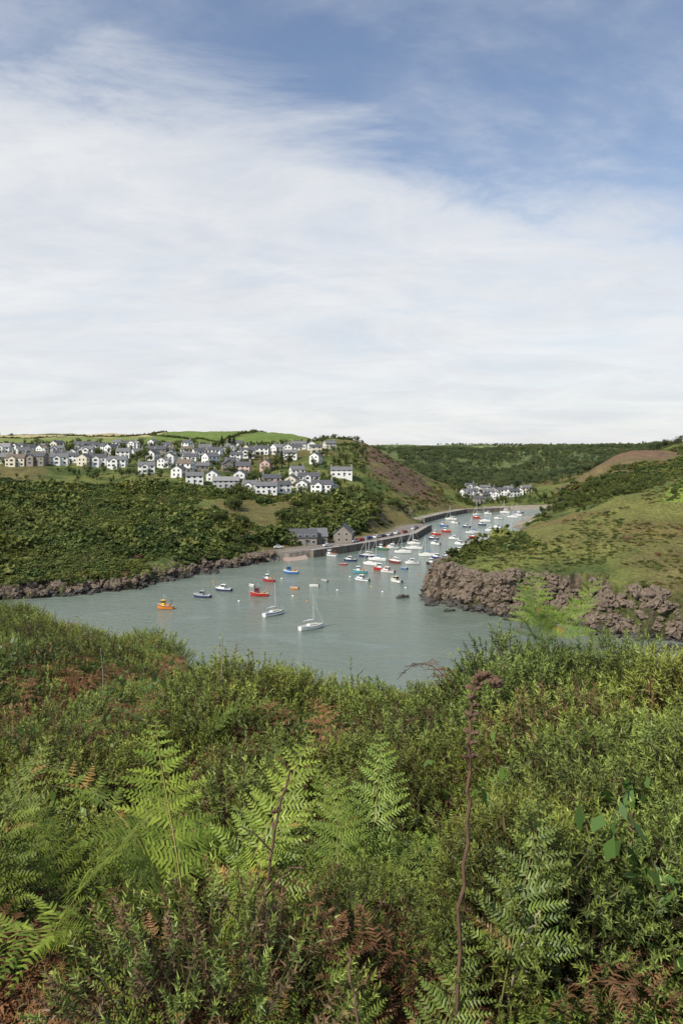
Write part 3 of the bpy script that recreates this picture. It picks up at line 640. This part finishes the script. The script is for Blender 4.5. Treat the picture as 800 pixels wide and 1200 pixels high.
for y,b0,b1,p in [(470,-400,-360,.5),(487,-430,-150,.55),(505,-430,-90,.75),(525,-430,-60,.72),(548,-430,-50,.7),(572,-430,-15,.65),(598,-430,-10,.55),(628,-430,-130,.42),(660,-380,-150,.25)]:
    x=b0*y/900
    while x<b1*y/900:
        L=rng.uniform(6.5,11);yy=y+rng.uniform(-10,10)
        if rng.random()<p and ok(x,yy,L):
            placed.append((x,yy,L))
            house(x,yy,L,Dp=rng.uniform(5.6,7.2),rz=rng.choice([rng.normal(.05,.3),1.5+rng.normal(0,.3)]),eave=rng.choice([2.8,4.6,5.0],p=[.3,.4,.3]),wall=int(rng.choice(6,p=[.74,.12,.05,.05,.025,.015])),roof=int(rng.choice(4,p=[.46,.36,.1,.08])),wing=rng.random()<.35,pitch=rng.uniform(.55,.8))
        x+=L+rng.uniform(.5,8)
for b,y,L,rz,w in [(146,652,9,.5,0),(153,668,8,-.2,0),(160,655,9,1.4,0),(158,696,8,1.4,0),(167,648,9,.6,1),(172,672,9,0,0),(178,700,8,1.2,2),(181,655,9,1.3,0),(189,678,9,-.4,0),(195,700,8,0,0),(201,664,10,.3,0),(209,676,8,1.3,0),(216,690,9,.1,1),(168,725,9,0,0),(150,705,8,.1,0),(160,630,8,0,3)]:
    H(b,y,L,rz=rz,wall=w,roof=int(rng.integers(0,2)),eave=float(rng.choice([4.4,4.8,5.2])),wing=rng.random()<.4,Dp=6)
n=1900;x=rng.uniform(-300,20,n);y=rng.uniform(440,720,n)
pl=np.array(placed);dm=np.min(np.hypot(x[:,None]-pl[:,0],(y[:,None]-pl[:,1]))-pl[:,2]*.5,1)
k=(dm>1.6)&(N2(x,y,107,.03)>.42);x,y=x[k],y[k]
x2=rng.uniform(95,170,220);y2=rng.uniform(625,735,220);dm=np.min(np.hypot(x2[:,None]-pl[:,0],(y2[:,None]-pl[:,1]))-pl[:,2]*.5,1);k=(dm>1.0);x=np.append(x,x2[k]);y=np.append(y,y2[k])
n=len(x);z=height(x,y)[0]
scatter('village_trees',np.stack([x,y,z],-1),np.stack([0*x,0*x,rng.uniform(0,6,n)],-1),rng.uniform(2.2,5.2,n)*np.where(rng.random(n)<.08,1.5,1),rng.choice(4,n,p=[.35,.3,.27,.08]),TRS)
for b,y,h in [(-131,640,13),(-140,650,12),(-126,648,12),(-62,520,11),(-70,524,12),(-78,518,10),(-230,520,10)]:
    x=b*y/900;o=bpy.data.objects.new('pine_tree' if h>=12 else 'broadleaf_tree',TRS[3] if h>=12 else TRS[0]);o.location=(x,y,hz(x,y));o.scale=(h,h,h);link(o)
house(-45*345/900,345,12,8,3.6,.1,3,0,False,'boathouse',.8,2.6,True)
house(-28*348/900,350,8,8,3.4,.15,3,1,False,'boathouse',.8,2.6,True)
house(3*352/900,356,11,8.5,4.0,1.45,3,0,False,'lifeboat_station',.9,2.6,True)
house(-62*350/900,352,6,5,2.6,.1,0,1,False,'harbour_hut',.7,2.8,True)
# ---------------------------------------------------------------- quay walls, slipway
M_quay=simple('quay_stone',(.20,.175,.145),.9,0,.5,.8);M_cap=simple('quay_coping',(.32,.29,.25),.85,0,.3,1)
def wall_line(name,pl,top,th_,bot=-2,cap=True):
    mb=MB()
    for a,b in zip(pl[:-1],pl[1:]):
        a_,b2=Vector((*a,0)),Vector((*b,0));d=(b2-a_);L=d.length;c=(a_+b2)/2;an=math.atan2(d.y,d.x)
        mb.box((c.x,c.y,(top+bot)/2),(L+th_*.6,th_,top-bot),M_quay,1,None,an)
        if cap: mb.box((c.x,c.y,top+.12),(L+th_*.5,th_+.2,.22),M_cap,1,None,an)
        for i in range(int(L/6)):
            p=a_+d*((i+.5)/int(L/6)) if int(L/6) else c
            nrm_=Vector((d.y,-d.x,0)).normalized()*(th_/2+.1);mb.box((p.x+nrm_.x,p.y+nrm_.y,top/2-.3),(.3,.3,top+.4),M_stalk,1,None,an)
    return mb.obj(name)
wall_line('quay_wall',[(-12,322),(0,335),(17,356),(36,385),(47,424),(49,428)],2.9,2.2)
wall_line('harbour_wall',[(51,476),(68,512),(88,546),(117,559)],2.6,1.2)
mb=MB();mb.add([(-26,318,2.7),(-17,326,2.7),(-12,312,-1.2),(-20,305,-1.2),(-26,318,-2),(-17,326,-2),(-12,312,-2),(-20,305,-2)],[(0,1,2,3),(0,3,7,4),(1,5,6,2),(2,6,7,3)],simple('slipway_concrete',(.36,.27,.22),.9));mb.obj('slipway')
# ---------------------------------------------------------------- vehicles
M_tyre=simple('tyre',(.02,.02,.02),.9)
def car(x,y,rz,c):
    mb=MB();B=simple('car_paint',c,.3,0,.04)
    prof=[(-2.1,.35),(-2.15,.8),(-1.95,.95),(-1.55,1.0),(-1.15,1.42),(.35,1.45),(1.05,.98),(1.9,.85),(2.1,.6),(2.1,.35)]
    n=len(prof);vs=[]
    for s in (-1,1):
        for px,pz in prof: vs.append((px,s*(.85 if pz<1.1 else .66),pz))
    fs=[tuple(range(n)),tuple(range(2*n-1,n-1,-1))]+[(i,n+i,n+(i+1)%n,(i+1)%n) for i in range(n)]
    mb.add(vs,fs,B)
    for s in (-1,1):
        mb.add([(-1.3,s*.84,1.02),(.85,s*.84,1.02),(.3,s*.70,1.38),(-1.05,s*.70,1.38)],[(0,1,2,3)] ,M_glass)
        for wx in (-1.3,1.35): mb.tube([(wx,s*.66,.33),(wx,s*.88,.33)],.33,M_tyre,12)
        mb.box((2.1,s*.6,.68),(.06,.3,.14),M_frame)
    mb.add([(.42,-.62,1.43),(.42,.62,1.43),(1.05,.72,1.01),(1.05,-.72,1.01)],[(0,1,2,3)],M_glass)
    mb.add([(-1.58,-.7,1.03),(-1.58,.7,1.03),(-1.2,.62,1.42),(-1.2,-.62,1.42)],[(0,1,2,3)],M_glass)
    mb.obj('parked_car',(x,y,hz(x,y)+.03),rz)
for x,y,rz,c in [(6,352,.9,(.6,.6,.6)),(9,357,.9,(.5,.05,.04)),(13,364,.9,(.05,.08,.25)),(17,369,.9,(.7,.7,.7)),(20,373,.9,(.08,.08,.09)),(24,379,1,(.45,.47,.5)),(28,386,1,(.7,.7,.68)),(32,392,1,(.3,.04,.04)),(10,347,.9,(.06,.1,.2)),(-6,336,.6,(.65,.65,.62)),(38,407,1.2,(.6,.6,.6)),(40,413,1.2,(.1,.12,.15)),(-27,330,.3,(.7,.7,.7))]:
    car(x,y,rz,c)
# ---------------------------------------------------------------- BOATS
bm_={n:simple('boat_'+n,c,.35,0,.06,.8) for n,c in dict(white=(.78,.78,.76),red=(.40,.03,.025),navy=(.03,.05,.13),blue=(.04,.16,.38),orange=(.62,.22,.03),yellow=(.75,.45,.04),black=(.03,.03,.035),green=(.05,.16,.10),teal=(.08,.28,.30),cream=(.6,.55,.42),maroon=(.22,.03,.04),deck=(.42,.38,.30),boot=(.10,.03,.03),alu=(.55,.56,.58),grey=(.3,.31,.32)).items()}
M_sail=simple('furled_sail',(.72,.71,.68),.8)
def hull(mb,L,B,fb,mh,mboot='boot',deck='deck',tr=.72,sheer=.35,open_=False,stripe=None):
    n=14;rows=[]
    for i in range(n):
        t=i/(n-1);x=-L/2+L*t
        b=B/2*(tr+(1-tr)*math.sin(math.pi*min(t/.5,1)/2)) if t<.5 else B/2*max(0,math.cos(math.pi/2*((t-.5)/.5)))**.75
        zg=fb*(1+sheer*max(0,(t-.35)/.65)**2+.08*(1-t));dk=-.45*(1-max(0,t-.7)/.3*.8)
        ov=.25*max(0,t-.8)/.2
        rows.append([(x+ov*L*.08,b,zg),(x+ov*L*.05,b*.97,zg*.72),(x,b*.86,.10),(x-ov*.2*L*.1,b*.7,-.12),(x-ov*.4,0,dk),(x-ov*.2*L*.1,-b*.7,-.12),(x,-b*.86,.10),(x+ov*L*.05,-b*.97,zg*.72),(x+ov*L*.08,-b,zg)])
    vs=[p for r_ in rows for p in r_]
    def strip(j): return [(i*9+j,(i+1)*9+j,(i+1)*9+j+1,i*9+j+1) for i in range(n-1)]
    mh_=bm_[mh];st=bm_[stripe] if stripe else mh_
    mb.add(vs,strip(0)+strip(7),st);mb.add(vs,strip(1)+strip(6),mh_)
    mb.add(vs,strip(2)+strip(3)+strip(4)+strip(5),bm_[mboot])
    mb.add(rows[0],[tuple(range(9))],mh_)
    dz=-.35 if open_ else -.05
    dv=[];
    for r_ in rows: dv+= [(r_[0][0],r_[0][1]*.93,r_[0][2]+dz),(r_[8][0],r_[8][1]*.93,r_[8][2]+dz)]
    mb.add(dv,[(2*i,2*i+1,2*i+3,2*i+2) for i in range(n-1)],bm_[deck])
    for s in (0,8): mb.tube([r_[s] for r_ in rows],.04,bm_['deck' if mh=='white' else 'white'],4)
def sail_boat(L=7.5,mh='white',cover='blue',stripe=None):
    mb=MB();B=L*.33;fb=.85;hull(mb,L,B,fb,mh,'boot','cream',.7,.3,stripe=stripe)
    mb.box((.3,0,fb+.22),(L*.42,B*.58,.5),bm_['white'],.86,.8);mb.box((.25,0,fb+.5),(L*.30,B*.42,.10),bm_['cream'],.9)
    for s in (-1,1):
        for k in (-.7,0,.7): mb.box((.3+k,s*B*.262,fb+.26),(.42,.06,.16),M_glass)
    mb.box((-L*.3,0,fb-.02),(L*.24,B*.45,.12),bm_['grey']);mb.box((-L*.3,B*.27,fb+.1),(L*.26,.12,.22),bm_['white']);mb.box((-L*.3,-B*.27,fb+.1),(L*.26,.12,.22),bm_['white'])
    hm=L*1.28;mb.tube([(.6,0,fb+.4),(.6,0,hm*.5),(.58,0,hm)],[.085,.075,.05],bm_['alu'],8)
    mb.tube([(.5,0,fb+1.25),(-L*.36,0,fb+1.2)],.05,bm_['alu'],6)
    mb.tube([(.45,0,fb+1.36),(-.6,0,fb+1.42),(-L*.2,0,fb+1.36),(-L*.35,0,fb+1.3)],[.14,.18,.13,.07],bm_[cover] if cover!='sail' else M_sail,8)
    for s in (-1,1):
        mb.tube([(.6,0,hm*.6),(.6,s*.55,hm*.58)],.025,bm_['alu'],4)
        mb.tube([(.6,0,hm-.1),(.6,s*.55,hm*.58),(.55,s*B*.46,fb+.1)],.014,bm_['alu'],3)
    mb.tube([(.6,0,hm*.95),(L*.2+.4,0,hm*.5),(L*.5,0,fb*1.35)],[.03,.06,.05],M_sail,6)
    mb.tube([(.58,0,hm),(-L*.5,0,fb+.1)],.014,bm_['alu'],3)
    for s in (-1,1):
        mb.tube([(L*.48,0,fb+.9),(L*.38,s*B*.25,fb+.95),(L*.38,s*B*.25,fb+.2)],.02,bm_['alu'],4)
        mb.tube([(-L*.49,s*B*.3,fb+.1),(-L*.49,s*B*.3,fb+.75),(-L*.35,s*B*.45,fb+.75)],.02,bm_['alu'],4)
    mb.box((-L*.51,0,.25),(.12,.06,1.2),bm_['white'])
    return mb.mesh('sailboat')
def motor_boat(L=6,mh='white',cab='white',stripe=None):
    mb=MB();B=L*.38;fb=.8;hull(mb,L,B,fb,mh,'boot','deck',.85,.4,stripe=stripe)
    mb.box((L*.12,0,fb+.28),(L*.42,B*.7,.55),bm_[cab],.85,.88);mb.box((L*.02,0,fb+.85),(L*.27,B*.64,.65),M_glass,.82,.86)
    mb.box((L*.0,0,fb+1.21),(L*.29,B*.62,.10),bm_[cab],.95)
    for sx in (-1,1):
        for s in (-1,1): mb.box((L*.02+sx*L*.125,s*B*.3,fb+.86),(.09,.09,.68),bm_[cab])
    mb.box((-L*.3,0,fb-.02),(L*.3,B*.6,.1),bm_['grey']);mb.tube([(0,0,fb+1.25),(-.1,0,fb+2.2)],.03,bm_['alu'],5)
    for s in (-1,1): mb.tube([(L*.49,0,fb+.8),(L*.3,s*B*.38,fb+.72),(L*.1,s*B*.46,fb+.6),(L*.1,s*B*.46,fb+.1)],.022,bm_['alu'],4)
    mb.box((-L*.53,0,.65),(.35,.4,.7),bm_['black'],.8);mb.box((-L*.53,0,.1),(.15,.12,.9),bm_['black'])
    return mb.mesh('motorboat')
def fish_boat(L=7,mh='blue',cab='white',stripe=None):
    mb=MB();B=L*.36;fb=.95;hull(mb,L,B,fb,mh,'boot','deck',.8,.55,stripe=stripe)
    mb.box((L*.15,0,fb+.75),(L*.24,B*.58,1.5),bm_[cab],.92);mb.box((L*.15,0,fb+1.1),(L*.245,B*.6,.45),M_glass,.97);mb.box((L*.14,0,fb+1.56),(L*.29,B*.64,.1),bm_[cab])
    mb.tube([(L*.12,0,fb+1.6),(L*.12,0,fb+3.2)],.04,bm_['alu'],5);mb.tube([(L*.12,0,fb+2.9),(-L*.1,0,fb+2.1)],.025,bm_['alu'],4)
    for s in (-1,1): mb.tube([(-L*.38,s*B*.36,fb),(-L*.38,s*B*.34,fb+1.7),(-L*.38,0,fb+1.8)],.045,bm_['orange' if mh!='orange' else 'black'],5)
    mb.box((-L*.18,B*.15,fb+.2),(.9,.7,.5),bm_['orange']);mb.box((-L*.25,-B*.2,fb+.15),(.7,.6,.4),bm_['grey'])
    mb.tube([(L*.3,0,fb+.3),(L*.3,0,fb+.65)],.08,bm_['black'],6)
    return mb.mesh('fishing_boat')
def dinghy_(L=3.6,mh='white',stripe=None):
    mb=MB();B=L*.42;hull(mb,L,B,.5,mh,mh,'deck',.8,.35,True,stripe)
    for k in (-.3,0,.28): mb.box((k*L,0,.36),(.22,B*.8,.05),bm_['cream'])
    mb.box((-L*.53,0,.6),(.28,.28,.4),bm_['black'],.8);mb.box((-L*.53,0,.2),(.1,.1,.7),bm_['black'])
    return mb.mesh('dinghy')
cache={}
def boat(b,y,kind,L=None,rz=None,**k):
    key=(kind,L,tuple(sorted(k.items())))
    if key not in cache: 
        fn={'sailboat':sail_boat,'motorboat':motor_boat,'fishing_boat':fish_boat,'dinghy':dinghy_}[kind]
        kw=dict(k)
        if L: kw['L']=L
        cache[key]=fn(**kw)
    o=bpy.data.objects.new(kind,cache[key]);o.location=(b*y/900,y,0)
    o.rotation_euler=(rng.normal(0,.015),rng.normal(0,.01),rz if rz is not None else math.pi-.35+rng.normal(0,.25));link(o)
boat(-206,217,'fishing_boat',4.6,math.pi-.15,mh='orange',cab='yellow',stripe='maroon')
boat(-163,234,'motorboat',5.4,math.pi-.2,mh='navy',cab='grey',stripe='grey')
boat(-138,245,'motorboat',5.4,math.pi-.25,mh='navy',cab='white',stripe='white')
boat(-96,236,'fishing_boat',5.6,math.pi-.1,mh='red',cab='maroon',stripe='red')
boat(-79,209,'sailboat',6.8,.75,mh='white',cover='sail',stripe='blue')
boat(-35,193,'sailboat',7.0,.6,mh='white',cover='sail')
boat(-85,262,'fishing_boat',4.2,math.pi-.3,mh='red',cab='white',stripe='navy')
boat(-105,253,'dinghy',3.4,mh='white');boat(-59,279,'fishing_boat',5.4,math.pi-.2,mh='blue',cab='blue',stripe='white')
boat(-55,248,'dinghy',2.8,mh='orange');boat(-32,253,'dinghy',3.2,mh='white');boat(-20,262,'dinghy',3.0,mh='grey')
for b,y,kd,L,kw in [(24,264,'motorboat',5.6,dict(mh='white',cab='white',stripe='blue')),(22,280,'fishing_boat',5.2,dict(mh='teal',cab='white')),(47,287,'fishing_boat',6,dict(mh='red',cab='white')),(54,282,'motorboat',5.6,dict(mh='white',cab='white',stripe='red')),
 (64,261,'motorboat',5.4,dict(mh='white',cab='cream')),(73,290,'dinghy',3.6,dict(mh='blue')),(83,303,'motorboat',5.6,dict(mh='white',cab='white')),(34,300,'sailboat',7,dict(mh='white',cover='sail')),(42,312,'sailboat',7.6,dict(mh='white',cover='blue')),
 (62,306,'sailboat',6.6,dict(mh='maroon',cover='sail')),(30,322,'sailboat',7,dict(mh='navy',cover='sail')),(-12,325,'fishing_boat',6,dict(mh='white',cab='white',stripe='blue')),(2,300,'dinghy',3.2,dict(mh='red')),(10,310,'motorboat',5,dict(mh='navy',cab='white')),
 (107,300,'fishing_boat',5.2,dict(mh='black',cab='white')),(112,318,'motorboat',5.4,dict(mh='navy',cab='white')),(100,325,'sailboat',7,dict(mh='white',cover='blue')),(72,335,'sailboat',7.4,dict(mh='white',cover='sail')),(85,348,'sailboat',7.6,dict(mh='white',cover='navy')),
 (125,318,'fishing_boat',5.4,dict(mh='blue',cab='white')),(60,350,'motorboat',5.6,dict(mh='white',cab='white')),(48,345,'fishing_boat',5.4,dict(mh='green',cab='white')),(138,338,'motorboat',5,dict(mh='white',cab='white',stripe='red'))]:
    boat(b,y,kd,L,None,**kw)
kinds=[('sailboat',7.2,dict(mh='white',cover='sail')),('sailboat',7.2,dict(mh='white',cover='blue')),('sailboat',6.6,dict(mh='navy',cover='sail')),('motorboat',5.4,dict(mh='white',cab='white')),('motorboat',5.0,dict(mh='white',cab='white',stripe='blue')),('fishing_boat',5.2,dict(mh='red',cab='white')),('fishing_boat',5.2,dict(mh='blue',cab='white')),('dinghy',3.6,dict(mh='orange')),('dinghy',3.6,dict(mh='white')),('motorboat',5.2,dict(mh='navy',cab='white'))]
cnt=0;bp_=[]
for tr in range(900):
    y=rng.uniform(350,550);x=rng.uniform(15,130)
    if float(coast(np.array([x]),np.array([y]))[0])>-9: continue
    if any(math.hypot(x-p[0],(y-p[1])*.5)<9.5 for p in bp_): continue
    bp_.append((x,y));kd,L,kw=kinds[rng.choice(10,p=[.2,.17,.08,.17,.1,.06,.07,.03,.07,.05])];boat(x*900/y,y,kd,L,None,**kw);cnt+=1
    if cnt>=38: break
def buoy(b,y,c,s=.4):
    mb=MB();pts=[];rad=[]
    for i in range(7):
        a=math.pi*i/6;pts.append((0,0,.15*s+s*-.8*math.cos(a)));rad.append(max(.02,s*math.sin(a)))
    mb.tube(pts,rad,bm_[c],10);mb.tube([(0,0,s*.9),(0,0,s*1.5)],.04,bm_['black'],5);mb.tube([(-.12,0,s*1.5),(0,0,s*1.75),(.12,0,s*1.5)],.03,bm_['black'],4)
    mb.obj('mooring_buoy',(b*y/900,y,0))
for b,y,c in [(-57,236,'white'),(-30,268,'orange'),(-70,268,'white'),(-5,246,'white'),(-150,262,'orange'),(10,272,'white'),(35,252,'yellow'),(48,243,'white'),(90,276,'orange'),(105,262,'white'),(118,288,'white'),(-40,228,'orange'),(-120,228,'white'),(60,318,'orange'),(75,250,'white')]: buoy(b,y,c,.35)
M_rock=simple('wet_rock',(.06,.055,.048),.7,0,.5,1.5)
M_rock2=simple('shore_rock',(.17,.13,.095),.85,0,.6,1.2)
def rockmesh(seed,mat,sub=3,fx=1,fy=.7,fz=.42):
    import bmesh
    bm=bmesh.new();bmesh.ops.create_icosphere(bm,subdivisions=sub,radius=1)
    from mathutils import noise as mn
    for v in bm.verts:
        n=mn.fractal(v.co*1.4+Vector((seed*7.1,seed*3.3,0)),.6,2.0,5);v.co*=(1+.6*n);v.co=Vector((v.co.x*fx,v.co.y*fy,v.co.z*fz))
    me=bpy.data.meshes.new('rock');bm.to_mesh(me);bm.free();me.materials.append(mat);return me
for i,(x,y,R) in enumerate([(19.2,234,1.9),(17.5,232.5,1.0),(30,214,1.6),(44,203,1.5),(60,187,1.8),(26,222,1.7),(75,174,2.2),(52,197,1.2)]):
    o=bpy.data.objects.new('sea_rock',rockmesh(i,M_rock,4));o.location=(x,y,-.1);o.scale=(R,R,R);link(o)
RKS=[rockmesh(20,M_rock2,3,1,.7,.7),rockmesh(21,M_rock2,3,.8,1,.6),rockmesh(22,M_rock,3,1,.8,.45),rockmesh(23,M_rock,3,1.2,.7,.5),rockmesh(24,M_rock2,3,.9,.8,1.0)]
def shore(name,n,box,zmax,smin,smax,cond=lambda x,y:True):
    x=rng.uniform(box[0],box[1],n);y=rng.uniform(box[2],box[3],n);z,o,d=height(x,y)
    k=(d>-2.0)&(d<7)&(z<zmax)&(z>-1.4)&(polyline_dist(x,y,QUAY+ROADW)>8)&(~o)&cond(x,y);x,y,z=x[k],y[k],z[k];n=len(x)
    sc=rng.uniform(0,1,n)**2*(smax-smin)+smin
    scatter(name,np.stack([x,y,z],-1),np.stack([rng.normal(0,.35,n),rng.normal(0,.35,n),rng.uniform(0,6.28,n)],-1),sc,np.where(z<1.0,rng.choice([2,3],n),rng.choice([0,1,4],n)),RKS)
shore('headland_rocks',50000,(10,200,135,300),11,.4,1.9)
shore('shore_rocks',26000,(-200,-20,180,330),3.0,.5,1.5)
# ---------------------------------------------------------------- WORLD
w=bpy.data.worlds.new('World');scene.world=w;w.use_nodes=True;nt=w.node_tree;nt.nodes.clear()
SUN_EL=math.radians(46);SUN_AZ=math.radians(228)
sky=N(nt,'ShaderNodeTexSky',sky_type='NISHITA');sky.sun_disc=False;sky.sun_elevation=SUN_EL;sky.sun_rotation=SUN_AZ;sky.air_density=1.0;sky.dust_density=.6;sky.ozone_density=1.5
tc=N(nt,'ShaderNodeTexCoord')
vd=N(nt,'ShaderNodeVectorMath',operation='NORMALIZE');nt.links.new(tc.outputs['Generated'],vd.inputs[0])
sp=N(nt,'ShaderNodeSeparateXYZ');nt.links.new(vd.outputs[0],sp.inputs[0])
dt=N(nt,'ShaderNodeVectorMath',operation='DOT_PRODUCT');nt.links.new(vd.outputs[0],dt.inputs[0]);dt.inputs[1].default_value=(.27,-.385,1)
zz=mth(nt,'ADD',mth(nt,'MAXIMUM',sp.outputs[2],0.0),.16)
cb=N(nt,'ShaderNodeCombineXYZ');nt.links.new(mth(nt,'DIVIDE',sp.outputs[0],zz),cb.inputs[0]);nt.links.new(mth(nt,'DIVIDE',sp.outputs[1],zz),cb.inputs[1])
mp=N(nt,'ShaderNodeMapping');mp.inputs['Rotation'].default_value=(0,0,.6);mp.inputs['Scale'].default_value=(1.0,1.35,1);nt.links.new(cb.outputs[0],mp.inputs[0])
n1=noise(nt,mp.outputs[0],1.5,9,.64,.5);n2=noise(nt,mp.outputs[0],.9,6,.6,.3);n3=noise(nt,mp.outputs[0],5.0,7,.7,.3)
e=mth(nt,'ADD',dt.outputs['Value'],mth(nt,'MULTIPLY',mth(nt,'SUBTRACT',n1,.5),.38))
cover=maprange(nt,e,.10,-.07,0,1,True)
veil=mth(nt,'MULTIPLY',maprange(nt,n2,.36,.68,.06,.75,True),maprange(nt,n3,.3,.7,.45,1.0))
cover=mth(nt,'MAXIMUM',cover,veil)
hor=maprange(nt,sp.outputs[2],.0,.30,1,0,True)
cover=mth(nt,'MAXIMUM',cover,mth(nt,'MULTIPLY',hor,.95))
thin=maprange(nt,noise(nt,mp.outputs[0],2.2,8,.65,.5),.35,.65,.78,.98)
cover=mth(nt,'MULTIPLY',cover,thin)
ccol=mixc(nt,maprange(nt,n1,.35,.65,0,1),(5.6,5.8,6.1),(6.7,6.75,6.8))
skyc=mixc(nt,1.0,sky.outputs[0],(1.12,1.08,1.08),'MULTIPLY')
fin=mixc(nt,cover,skyc,ccol)
bg=N(nt,'ShaderNodeBackground');bg.inputs[1].default_value=.132;nt.links.new(fin,bg.inputs[0])
wo=N(nt,'ShaderNodeOutputWorld');nt.links.new(bg.outputs[0],wo.inputs[0])
sd=bpy.data.lights.new('sun','SUN');sd.energy=5.0;sd.angle=math.radians(.6);sd.color=(1,.94,.84)
so=bpy.data.objects.new('sun',sd);link(so)
dirv=Vector((math.sin(SUN_AZ)*math.cos(SUN_EL),math.cos(SUN_AZ)*math.cos(SUN_EL),math.sin(SUN_EL)))
so.rotation_euler=dirv.to_track_quat('Z','Y').to_euler();so.location=dirv*100+Vector((0,0,60))
# ---------------------------------------------------------------- CAMERA
cd=bpy.data.cameras.new('camera');cd.lens=27;cd.sensor_width=36;cd.shift_y=-73/1200;cd.clip_start=.05;cd.clip_end=20000
co=bpy.data.objects.new('camera',cd);co.location=(0,0,CAMZ);co.rotation_euler=(math.radians(90),0,0);link(co)
scene.camera=co
scene.view_settings.view_transform='Standard';scene.view_settings.look='None';scene.view_settings.exposure=0
